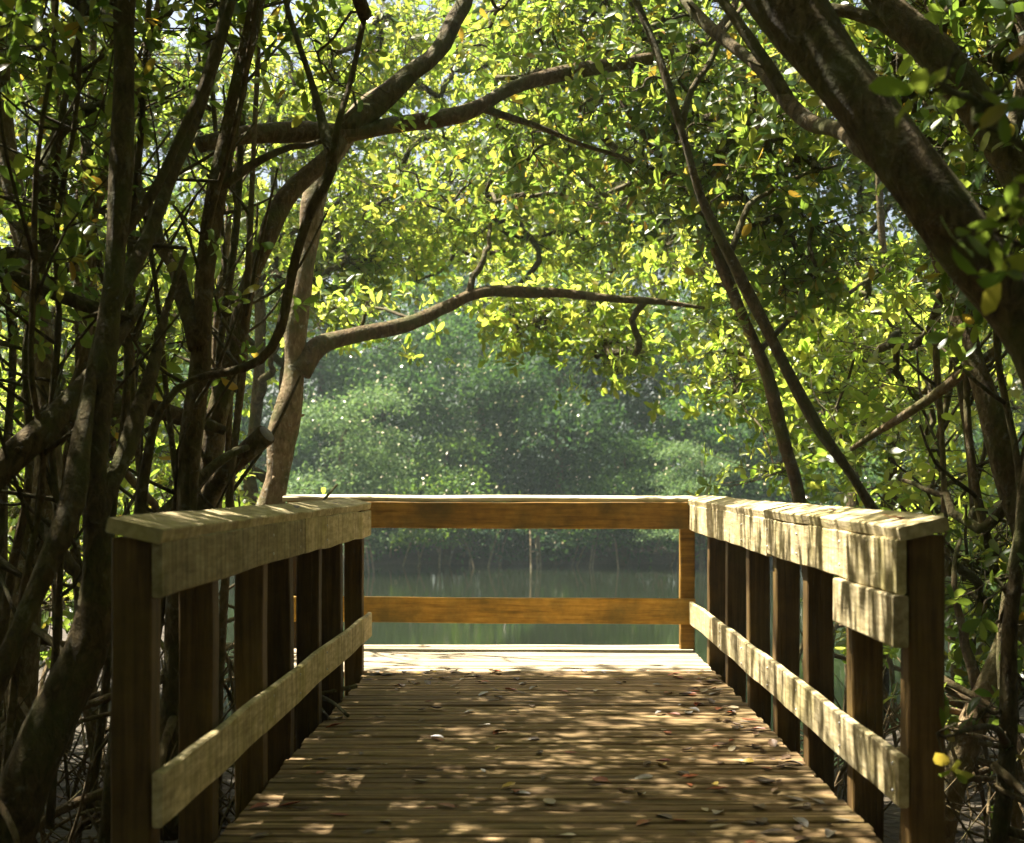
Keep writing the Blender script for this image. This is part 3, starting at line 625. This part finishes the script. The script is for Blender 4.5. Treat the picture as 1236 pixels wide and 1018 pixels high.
a = pxlimb([(1400, 800, 5.6, 61), (1340, 480, 5.6, 57), (1270, 300, 5.7, 52), (1200, 165, 5.8, 48), (1130, 70, 5.9, 42), (1060, -5, 6.0, 38), (980, -110, 6.2, 31)])
T = tree('second dark trunk slanting behind the massive arching one at the top right', ground_base(a))
sk = trunk_part(T, a, 'bark', seed=25, rough=0.1, sides=16)
b = pxlimb([(1130, 75, 5.9, 24), (1060, 25, 6.0, 18), (1000, 10, 6.1, 14), (970, 5, 6.2, 9)])
sk2 = trunk_part(T, b, 'bark', 'branch', 26)
b = pxlimb([(1215, 190, 5.8, 22), (1240, 60, 5.9, 16), (1200, -40, 6.0, 12)])
sk3 = trunk_part(T, b, 'bark', 'branch', 27)
foliage(T, np.vstack([sk[60:], sk2, sk3]), [blob(1150, 70, 6.6, 110, 120, .7, 26), blob(1200, 260, 6.4, 60, 100, .6, 12), wblob(4.2, 5.8, 4.4, 1.5, 2.2, .9, 40)], L=0.1, per_clump=6, seed=9)

a = pxlimb([(1120, 900, 9.0, 14), (1090, 700, 8.9, 14), (1046, 606, 8.8, 13), (985, 505, 8.7, 13), (935, 415, 8.6, 13), (888, 325, 8.5, 12), (848, 240, 8.5, 11), (822, 160, 8.5, 10), (795, 70, 8.6, 10), (768, 0, 8.7, 8), (740, -90, 8.8, 6)])
T = tree('slender dark stem leaning left over the right railing, the right one of a crossing pair', ground_base(a))
sk = trunk_part(T, a, 'bark', seed=28)
b = pxlimb([(822, 160, 8.5, 9), (835, 110, 8.6, 7), (870, 50, 8.8, 6), (900, 0, 9, 4)])
sk2 = trunk_part(T, b, 'bark', 'branch', 29, wob=0.01)
b = pxlimb([(880, 310, 8.5, 8), (905, 250, 8.6, 6), (960, 215, 8.8, 5), (1010, 200, 9, 3)])
sk3 = trunk_part(T, b, 'bark', 'branch', 30, wob=0.01)
prop_roots(T, ground_base(a), 5, 0.8, 0.6, 0.012, 8)
foliage(T, np.vstack([sk[60:], sk2, sk3]), [blob(900, 190, 9.4, 110, 110, .7, 36), blob(780, 130, 9.6, 90, 90, .6, 20), blob(960, 300, 9.3, 80, 60, .5, 14), wblob(0.9, 8.0, 4.8, 1.4, .9, .6, 24)], L=0.1, per_clump=6, spread=0.2, seed=10, keep=deck_clear)

a = pxlimb([(990, 900, 9.9, 16), (975, 700, 9.9, 15), (966, 600, 9.9, 14), (946, 530, 9.8, 14), (915, 425, 9.7, 14), (880, 340, 9.6, 13), (845, 260, 9.6, 11), (800, 190, 9.7, 10), (740, 110, 9.9, 7), (700, 40, 10.1, 6)])
T = tree('brown stem leaning left beside the right railing, the left one of a crossing pair', ground_base(a))
sk = trunk_part(T, a, 'bark_red', seed=31)
b = pxlimb([(915, 425, 9.7, 8), (960, 380, 10.0, 6), (1010, 360, 10.4, 5), (1060, 330, 10.8, 3)])
sk2 = trunk_part(T, b, 'bark_red', 'branch', 32, wob=0.01)
prop_roots(T, ground_base(a), 5, 0.8, 0.6, 0.012, 9)
foliage(T, np.vstack([sk[50:], sk2]), [sblob(990, 400, 12.8, 120, 80, 1.7, 46), sblob(868, 440, 12.4, 34, 50, 1.0, 16), sblob(930, 360, 12.6, 90, 60, 1.4, 26), sblob(830, 320, 12.8, 80, 40, 1.2, 16), sblob(935, 570, 10.6, 18, 22, .3, 4)], L=0.105, per_clump=7, spread=0.24, mat='leaf_sunlit', seed=11, keep=deck_clear)

a = pxlimb([(1290, 1000, 7.6, 40), (1255, 700, 7.6, 36), (1226, 600, 7.6, 32), (1190, 480, 7.6, 26), (1160, 380, 7.7, 22), (1130, 300, 7.8, 17), (1090, 220, 8, 12)])
T = tree('trunk at the right edge with a thin bough running down to the left', ground_base(a))
sk = trunk_part(T, a, 'bark_red', seed=33)
b = pxlimb([(1205, 422, 7.6, 12), (1165, 450, 7.8, 11), (1120, 482, 8.0, 10), (1070, 515, 8.3, 9), (1028, 542, 8.6, 6)])
sk2 = trunk_part(T, b, 'bark_pale', 'branch', 34, wob=0.006)
b = pxlimb([(1226, 600, 7.6, 16), (1180, 640, 7.7, 11), (1140, 600, 7.9, 8), (1090, 580, 8.2, 5)])
sk3 = trunk_part(T, b, 'bark', 'branch', 35, wob=0.02)
prop_roots(T, ground_base(a), 9, 1.0, 1.0, 0.016, 10)
foliage(T, np.vstack([sk[30:], sk2, sk3]), [sblob(1090, 480, 10.6, 110, 80, 1.4, 24), blob(1150, 350, 9.0, 80, 60, .6, 8), sblob(1130, 600, 10.4, 90, 45, 1.2, 14), blob(1200, 640, 8.4, 50, 90, .5, 5)], L=0.115, per_clump=4, spread=0.25, mat='leaf_sunlit', seed=12)

a = pxlimb([(1130, 1040, 7.0, 34), (1160, 910, 7.0, 32), (1190, 830, 7.0, 29), (1222, 752, 7.0, 28), (1260, 650, 7.0, 25), (1290, 480, 7.1, 20), (1300, 250, 7.3, 16)])
T = tree('pale brown trunk leaning right, low behind the nearest right post', ground_base(a))
sk = trunk_part(T, a, 'bark_pale', seed=36)
b = pxlimb([(1185, 845, 7.0, 14), (1165, 780, 7.1, 10), (1150, 700, 7.2, 7), (1160, 650, 7.3, 4)])
sk2 = trunk_part(T, b, 'bark', 'branch', 37, wob=0.01)
prop_roots(T, ground_base(a), 12, 1.0, 0.9, 0.014, 11)
foliage(T, np.vstack([sk, sk2]), [blob(1190, 690, 7.8, 50, 70, .5, 10), blob(1200, 850, 7.6, 40, 60, .5, 7)], L=0.1, per_clump=5, seed=13)

# dark stem lower right corner
a = pxlimb([(1200, 1060, 5.2, 26), (1212, 960, 5.2, 24), (1218, 860, 5.2, 22), (1222, 760, 5.2, 18), (1238, 640, 5.2, 16), (1260, 450, 5.2, 14)])
T = tree('dark upright stem in the lower right corner', ground_base(a)); sk = trunk_part(T, a, 'bark', seed=38)
b = pxlimb([(1215, 900, 5.2, 12), (1200, 880, 4.7, 9), (1175, 880, 4.3, 7), (1140, 890, 4.02, 4)])
sk2 = trunk_part(T, b, 'bark', 'branch', 39)
prop_roots(T, ground_base(a), 12, 0.9, 0.8, 0.012, 12)
foliage(T, np.vstack([sk[:20], sk2]), [blob(1210, 720, 5.4, 24, 50, .2, 4), blob(1200, 880, 5.2, 26, 40, .2, 3), blob(1128, 888, 4.0, 8, 4, .03, 1)], L=0.08, per_clump=2, spread=0.1, seed=14, per=(4, 6))

# foreground spray, upper right
a = pxlimb([(1330, 760, 3.2, 26), (1320, 420, 3.2, 24), (1290, 250, 3.1, 16), (1240, 180, 3.0, 9), (1180, 150, 2.95, 6)])
T = tree('blurred close leaves on a thin stem reaching in from the right edge', ground_base(a), name='mangrove_sapling', cat='sapling')
sk = trunk_part(T, a, 'bark', seed=40)
b = pxlimb([(1318, 400, 3.2, 12), (1270, 320, 3.1, 8), (1190, 275, 3.0, 5)]); sk2 = trunk_part(T, b, 'bark', 'branch', 41)
foliage(T, np.vstack([sk[-14:], sk2[-14:]]), [blob(1165, 120, 3.0, 50, 60, .12, 3), blob(1195, 270, 3.0, 40, 40, .12, 2), blob(1225, 60, 3.0, 30, 50, .1, 1)], L=0.088, per_clump=1.6, spread=0.07, per=(4, 6), seed=15)

# --- sunlit trees behind, both shores --------------------------------
def shore_tree(label, x, y, h, blobs, seed, mat='leaf', L=0.10, lean=0.0, pc=11, sp=0.3):
    T = tree(label, (x, y, -0.95))
    r = 0.075
    rows = np.array([[x, y, -1.5, r * 1.3], [x + lean * .2, y, 0.2, r], [x + lean * .6 + .15, y + .1, h * .45, r * .75], [x + lean, y, h * .9, r * .35]])
    sk = trunk_part(T, rows, 'bark_red', seed=seed, wob=0.05)
    g = np.random.default_rng(seed)
    sks = [sk]
    for k in range(3):
        q = sk[int(len(sk) * (0.4 + 0.18 * k))]; a = g.uniform(0, 6.28); l = g.uniform(.8, 1.4)
        e = q[:3] + np.array([math.cos(a) * l, math.sin(a) * l, l * .7])
        sks.append(trunk_part(T, np.array([[*q[:3], q[3] * .7], [*((q[:3] + e) / 2 + np.array([0, 0, -.08])), q[3] * .5], [*e, .01]]), 'bark_red', 'branch', seed + k, wob=.03))
    prop_roots(T, (x, y, 0), 6, 1.2, 1.0, 0.02, seed, gz=-1.2)
    foliage(T, np.vstack(sks), blobs, L=L, per_clump=pc, spread=sp, mat=mat, seed=seed)
shore_tree('sunlit tree seen between the left trunks, low leafy crown behind the log', -4.0, 12.6, 4.6, [sblob(110, 330, 14.5, 120, 110, 2.4, 64), sblob(90, 520, 14, 110, 90, 2.0, 50), sblob(200, 620, 12.5, 110, 50, .6, 26), sblob(60, 650, 12.5, 90, 50, .6, 26)], 201, 'leaf_sunlit')
shore_tree('sunlit yellow green tree behind the mottled trunk on the left shore', -2.9, 14.2, 5.0, [sblob(330, 280, 15.6, 110, 120, 2.4, 64), sblob(230, 430, 15, 70, 90, 2.0, 30), sblob(410, 320, 14.6, 70, 50, .9, 30)], 202, 'leaf_sunlit')
shore_tree('tall leafy tree behind the thicket at the upper left', -5.4, 15.5, 6.5, [blob(80, 120, 16, 140, 130, 1.4, 46), blob(260, 130, 15.5, 120, 90, 1.2, 40), blob(30, 480, 16, 110, 120, 1, 26)], 203, 'leaf')
shore_tree('leafy tree whose crown fills the top middle above the arching branch', -2.8, 15.0, 6.0, [sblob(470, 220, 15.6, 110, 75, 2.2, 34), sblob(520, 60, 14.6, 130, 60, 1.0, 34), sblob(410, 90, 14.8, 90, 100, 1.0, 50), sblob(530, 230, 18.0, 170, 75, 3.4, 70), sblob(700, 220, 18.0, 120, 75, 3.4, 40), sblob(640, 50, 15.5, 150, 70, 1.0, 60), sblob(660, 190, 15.6, 120, 55, 2.2, 30)], 204, 'leaf_sunlit')
shore_tree('bright yellow green tree overhanging the water right of the landing', 3.3, 13.4, 4.6, [sblob(1020, 400, 14.6, 150, 100, 2.2, 64), sblob(1000, 520, 13.2, 90, 70, .8, 26), sblob(900, 310, 13.6, 80, 60, .8, 18)], 205, 'leaf_sunlit')
shore_tree('sunlit leafy tree filling the right edge behind the thin bough', 5.2, 14.0, 5.0, [sblob(1180, 420, 15, 110, 140, 2.4, 56), sblob(1190, 650, 14, 90, 90, 2.0, 34), sblob(1100, 700, 12.5, 90, 70, .7, 18)], 206, 'leaf_sunlit')
shore_tree('green tree whose crown shows at the top right beyond the massive trunk', 3.6, 15.8, 6.2, [blob(930, 170, 15, 130, 90, 1.1, 34), blob(1090, 200, 15, 110, 110, 1.1, 34), blob(780, 230, 15, 110, 60, .9, 24), sblob(850, 70, 15.5, 140, 80, 1.0, 60), sblob(1010, 80, 15.5, 110, 80, 1.0, 40)], 207, 'leaf')
# unseen trees added around the viewer to block sky light
UNSEEN_BLOCKERS = [(-2.6, -2.8, 'added light-blocking mangrove tree left of the walk behind the viewer'), (2.8, -2.4, 'added light-blocking mangrove tree right of the walk behind the viewer'), (0.2, -6.4, 'added light-blocking mangrove tree over the walk far behind the viewer'),
          (-5.0, 0.8, 'added light-blocking mangrove tree beside the viewer outside the left edge'), (5.2, 1.2, 'added light-blocking mangrove tree beside the viewer outside the right edge'), (-4.6, -5.6, 'added light-blocking mangrove tree in the thicket far behind on the left'), (4.8, -5.2, 'added light-blocking mangrove tree in the thicket far behind on the right'),
          (-6.0, 9.2, 'added light-blocking mangrove tree deep in the left thicket abreast of the landing'), (6.4, 9.4, 'added light-blocking mangrove tree deep in the right thicket abreast of the landing'),
          (-6.6, 2.6, 'added light-blocking mangrove tree in the thicket left of the viewer'), (6.6, 2.6, 'added light-blocking mangrove tree in the thicket right of the viewer'),
          (-7.4, 4.6, 'added light-blocking mangrove tree deep in the thicket outside the left edge'), (7.2, 5.2, 'added light-blocking mangrove tree deep in the thicket outside the right edge')]
for k, (x, y, lab) in enumerate(UNSEEN_BLOCKERS):
    sg = np.sign(x)
    rows = np.array([[x, y, -1.2, .12], [x + .1, y, 1.0, .1], [x - .15 * sg, y + .1, 3.0, .08], [x - .5 * sg, y + .3, 4.6, .04]])
    T = tree(lab, (x, y, -.8))
    sk = trunk_part(T, rows, 'bark', seed=60 + k)
    top = [wblob(x * .5, y + .6, 4.9, 2.4, 2.2, .8, 44)] if abs(x) < 5.9 else [wblob(x - .8 * sg, y, 4.4, 1.6, 2.0, 1.0, 30)]
    foliage(T, sk, [wblob(x, y, 1.8, 1.5 if abs(x) > 5.9 else 1.7, 1.8 if abs(x) > 5.9 else 1.2, 2.6, 48)] + top, L=0.21, per_clump=6, spread=.34, seed=60 + k)

# --- far bank ---------------------------------------------------------
def far_variant(seed, h, w, low):
    g = np.random.default_rng(seed); pos, ax = [], []
    nl = 13 if low else 12
    for k in range(-2 if low else 0, nl):
        z = h * ((0.10 if low else 0.16) + 0.80 * (k + g.uniform(-.3, .3)) / nl); rr_ = w * (0.42 + 0.34 * g.random()) * (1.05 - 0.55 * (z / h) ** 2.2)
        a = g.uniform(0, 6.28); c = np.array([math.cos(a) * w * .55 * (1 - .4 * z / h), math.sin(a) * w * .5 - .3, z])
        # sub clumps on the lobe shell
        m = 46; q = norm(g.normal(size=(m, 3))); q[:, 2] = np.abs(q[:, 2]) * .9 - .25
        cc = c + q * rr_ * np.array([1, 1, .62]) * g.uniform(.75, 1.08, m)[:, None]
        for s, qq in zip(cc, q):
            n = int(g.integers(14, 34)); o = g.normal(size=(n, 3)) * np.array([.22, .22, .13]) * g.uniform(.7, 1.4)
            pos.append(s + o); ax.append(norm(qq * .5 + np.array([0, 0, .5]) + g.normal(0, .5, (n, 3))))
    pos = np.vstack(pos); ax = np.vstack(ax); ok = pos[:, 2] > (0.0 if low else 0.45)
    pos, ax = pos[ok], ax[ok]
    lf = MB(); leaves(lf, pos, ax, g.uniform(.09, .17, len(pos)), 20, 110, True, g); leafm = lf.mesh('crown', M['leaf_far'])
    tr = MB(); tube(tr, catmull(np.array([[0, 0, -.6], [.1, 0, h * .3], [-.1, .1, h * .6], [.1, 0, h * .85]]), .4), np.linspace(.16, .05, len(catmull(np.array([[0, 0, -.6], [.1, 0, h * .3], [-.1, .1, h * .6], [.1, 0, h * .85]]), .4))), 8, .1, seed)
    trm = tr.mesh('trunk', M['bark'])
    roots = []
    for k in range(5):
        a = g.uniform(3.4, 6.0); s = g.uniform(.7, 1.9); z0 = g.uniform(.7, 1.5)
        r = MB(); limb(r, np.array([[0, -w * .4, z0, .03], [math.cos(a) * s * .6, -w * .4 + math.sin(a) * s * .6, z0 * .75, .03], [math.cos(a) * s, -w * .4 + math.sin(a) * s, -.7, .028]]), .1, 5, .25, seed + k)
        roots.append(r.mesh('prop_root', M['bark_pale']))
    sp = MB(); fr = np.where(pos[:, 1] < -.5)[0]; idx = g.choice(fr, 130); pp = pos[idx] + np.array([0, -.4, .1]) + g.normal(0, .15, (130, 3))
    leaves(sp, pp, np.tile(np.array([[-.35, -.7, .6]]), (len(pp), 1)), g.uniform(.05, .12, len(pp)), 75, 100, True, g); spm = sp.mesh('glint_speck', M['leaf_glint'])
    return leafm, trm, roots, spm
FV = [far_variant(500 + k, h, w, low) for k, (h, w, low) in enumerate(((5.2, 2.3, False), (6.4, 2.5, True), (7.2, 2.2, True), (4.0, 2.0, False), (8.6, 2.7, True)))]
def far_tree(v, x, y, rz, s, label, group):
    T = empty('mangrove_tree', (x, y, -0.85)); T.rotation_euler.z = rz; T.scale = (s, s, s)
    tag(T, label, 'tree', group)
    lm, tm, rs, sp = FV[v]
    for nm, me in [('trunk', tm), ('crown', lm)] + [('prop_root', r) for r in rs]:
        o = bpy.data.objects.new(nm, me); COL.objects.link(o); o.parent = T
    o = bpy.data.objects.new('glint_specks', sp); COL.objects.link(o); o.parent = T; tag(o, kind='stuff')
M['leaf_far_pale'] = leaf_mat('pale_far_mangrove_leaf', [(0.0, (0.07, 0.125, 0.05)), (0.6, (0.11, 0.175, 0.07)), (1.0, (0.15, 0.21, 0.085))], [(0.0, (0.12, 0.24, 0.06)), (1.0, (0.22, 0.32, 0.08))], 0.35, 0.6, 0.12)
pale = FV[0][0].copy(); pale.materials.clear(); pale.materials.append(M['leaf_far_pale'])
FV.append((pale,) + FV[0][1:])
g = np.random.default_rng(5)
rowA = 'hazy green mangrove at the far water edge with prop roots in the water'
rowB = 'tall hazy green mangrove in the second row of the far shore forest'
far_tree(5, 4.4, 35.9, 3.6, 0.60, 'low pale mangrove bush on the far shore, behind the right end of the end railing', None)
k = 0
for x in np.arange(-17, 18, 2.5):
    if abs(x + 4.6) < 1.25: far_tree(5, -4.7, 35.6, 0.4, 0.86, 'rounded paler mangrove crown on the far shore, just above the left railing end', None)
    else: far_tree([3, 0, 3, 1][k % 4], x + g.normal(0, .5), 38.3 + g.normal(0, .5), g.normal(0, .5), g.uniform(.85, 1.1), rowA, 'front row of the far shore mangroves')
    k += 1
for x in np.arange(-19, 20, 2.6):
    far_tree([1, 2, 4, 2][k % 4], x + g.normal(0, .6), 41.5 + g.normal(0, .8), g.normal(0, .5), g.uniform(1.0, 1.2), rowB, 'second row of the far shore mangroves'); k += 1
for x in np.arange(-22, 23, 3.0):
    far_tree([4, 2, 4][k % 3], x + g.normal(0, .7), 46 + g.normal(0, 1), g.normal(0, .5), g.uniform(1.3, 1.6), 'tallest hazy mangrove at the back of the far shore forest', 'back row of the far shore mangroves'); k += 1

# ------------------------------------------------------------------ undergrowth sticks
def sticks(name, label, n, xr, yr, seed):
    g = np.random.default_rng(seed); mb = MB()
    for k in range(n):
        x, y = g.uniform(*xr), g.uniform(*yr); l = g.uniform(.4, 1.5); a = g.uniform(0, 6.28); up = g.uniform(.05, 1.6)
        d = norm(np.array([math.cos(a), math.sin(a), up])); p0 = np.array([x, y, -.85 + (0.0 if up > .5 else g.uniform(0, .35))])
        if -1.25 < p0[0] + d[0] * l < 1.35: continue
        m = p0 + d * l * .5 + g.normal(0, .06, 3); r = g.uniform(.003, .010)
        tube(mb, catmull(np.array([p0, m, p0 + d * l]), .2), np.linspace(r, r * .6, len(catmull(np.array([p0, m, p0 + d * l]), .2))), 5)
    o = mb.build(name, M['root'], None); tag(o, label, 'undergrowth', kind='stuff')
sticks('undergrowth', 'tangle of thin dry stems and roots under the trees left of the walk', 520, (-4.5, -1.25), (3.8, 9.0), 3)
sticks('undergrowth', 'tangle of thin dry stems and roots under the trees right of the walk', 380, (1.35, 4.5), (4.2, 9.5), 4)

# ------------------------------------------------------------------ fallen leaves, twigs on the deck
def dead_mesh(seed, mat):
    g = np.random.default_rng(seed); n = 7; L = 1.0; V = []
    cu = g.uniform(-.35, .45); cw = g.uniform(.1, .5); tw = g.uniform(-.5, .5)
    for i in range(n):
        t = i / (n - 1); w = 0.24 * math.sin(math.pi * min(1, t * .93 + .05)) ** .8 * g.uniform(.9, 1.1)
        z = cu * (t - .5) ** 2 + .05; a = tw * (t - .5)
        for s in (-1, -.5, 0, .5, 1):
            V.append([t - .5, s * w * math.cos(a), z + abs(s) ** 2 * w * cw + s * w * math.sin(a)])
    V = np.array(V); V[:, 2] -= V[:, 2].min()
    f = [[i * 5 + j, (i + 1) * 5 + j, (i + 1) * 5 + j + 1, i * 5 + j + 1] for i in range(n - 1) for j in range(4)]
    mb = MB(); mb.add(V, f); tube(mb, np.array([[-.72, .02, .03], [-.6, 0, .05], [-.48, 0, V[2, 2] + .01]]), np.array([.012, .013, .012]), 4)
    return mb.mesh('fallen_leaf', M[mat])
KIND = {'dead1': ('curled dark brown leaf fallen on the deck planks', 'dark brown fallen leaves on the deck'),
        'dead2': ('rust red leaf fallen on the deck planks', 'rust red fallen leaves on the deck'),
        'dead3': ('pale tan leaf fallen on the deck planks', 'tan fallen leaves on the deck'),
        'dead4': ('grey shiny dry leaf fallen on the deck planks', 'grey fallen leaves on the deck'),
        'dead5': ('yellow leaf fallen on the deck planks', 'yellow fallen leaves on the deck')}
DM = {k: [dead_mesh(700 + 7 * i + j, k) for j in range(4)] for i, k in enumerate(KIND)}
g = np.random.default_rng(21)
def drop(k, x, y, z, s, rz, tilt=(0, 0)):
    o = bpy.data.objects.new('fallen_leaf', DM[k][int(g.integers(4))]); COL.objects.link(o)
    o.location = (x, y, z); o.scale = (s, s, s); o.rotation_euler = (tilt[0], tilt[1], rz); return o
names = list(KIND); pr = [.46, .20, .12, .15, .07]
for k in range(285):
    if k < 150: x, y = g.uniform(-.95, 1.05), 10 ** g.uniform(math.log10(4.0), math.log10(8.9))
    elif k < 245: x, y = 1.08 - abs(g.normal(0, .2)), g.uniform(4.1, 8.6)
    else: x, y = g.normal(-.55, .25), g.uniform(7.6, 8.6)
    if not -.96 < x < 1.07: continue
    kd = str(g.choice(names, p=pr)); o = drop(kd, x, y, 0.004, g.uniform(.036, .09), g.uniform(0, 6.28), (g.normal(0, .12), g.normal(0, .12)))
    tag(o, KIND[kd][0], 'fallen leaf', KIND[kd][1])
o = drop('dead2', 1.155, 4.42, 1.021, .085, .4, (0, .2)); tag(o, 'rust red leaf lying on top of the right handrail near its near end', 'fallen leaf')
for p, lab in (((-1.05, 6.3), 'dark leaf lying on the left handrail above the middle posts'), ((-1.06, 7.6), 'dark leaf lying on the left handrail near its far end'), ((1.15, 5.4), 'dark leaf lying on the right handrail above the third post')):
    o = drop('dead1', p[0], p[1], 1.035, .07, g.uniform(0, 6), (0, .2)); tag(o, lab, 'fallen leaf')
# fallen twigs beside the lower left rail
mb = MB()
for r in ([(430, 836, 7.6, 5), (395, 842, 7.45, 6), (372, 846, 7.4, 7), (350, 856, 7.2, 5)], [(372, 846, 7.4, 5), (400, 858, 7.15, 5), (420, 874, 6.8, 4)], [(368, 848, 7.4, 5), (385, 866, 7.0, 4), (398, 882, 6.7, 3)]):
    q = pxlimb(r); q[:, 2] = np.linspace(.05, .02, len(q)); limb(mb, q, .1, 6, .06, 3)
tag(mb.build('fallen_branch', M['twig'], None, origin=(-1.0, 7.3, 0)), 'small dark forked branch fallen on the deck by the lower left rail', 'branch')

# ------------------------------------------------------------------ air over the river
HZ = 0.0012
mb = MB()
x0, x1, y0, y1, z0, z1 = -305, 305, -45, 425, -3.4, 13.5
mb.add([[x0, y0, z0], [x1, y0, z0], [x1, y1, z0], [x0, y1, z0], [x0, y0, z1], [x1, y0, z1], [x1, y1, z1], [x0, y1, z1]],
       [[3, 2, 1, 0], [4, 5, 6, 7], [0, 1, 5, 4], [1, 2, 6, 5], [2, 3, 7, 6], [3, 0, 4, 7]])
hm, nt, out = new_mat('haze_air'); pv = nd(nt, 'ShaderNodeVolumePrincipled')
pv.inputs['Density'].default_value = HZ; pv.inputs['Color'].default_value = (0.78, 0.94, 0.88, 1); pv.inputs['Anisotropy'].default_value = 0.2
nt.links.new(pv.outputs[0], out.inputs['Volume'])
if HZ > 0: tag(mb.build('haze', hm, None, False), kind='stuff')
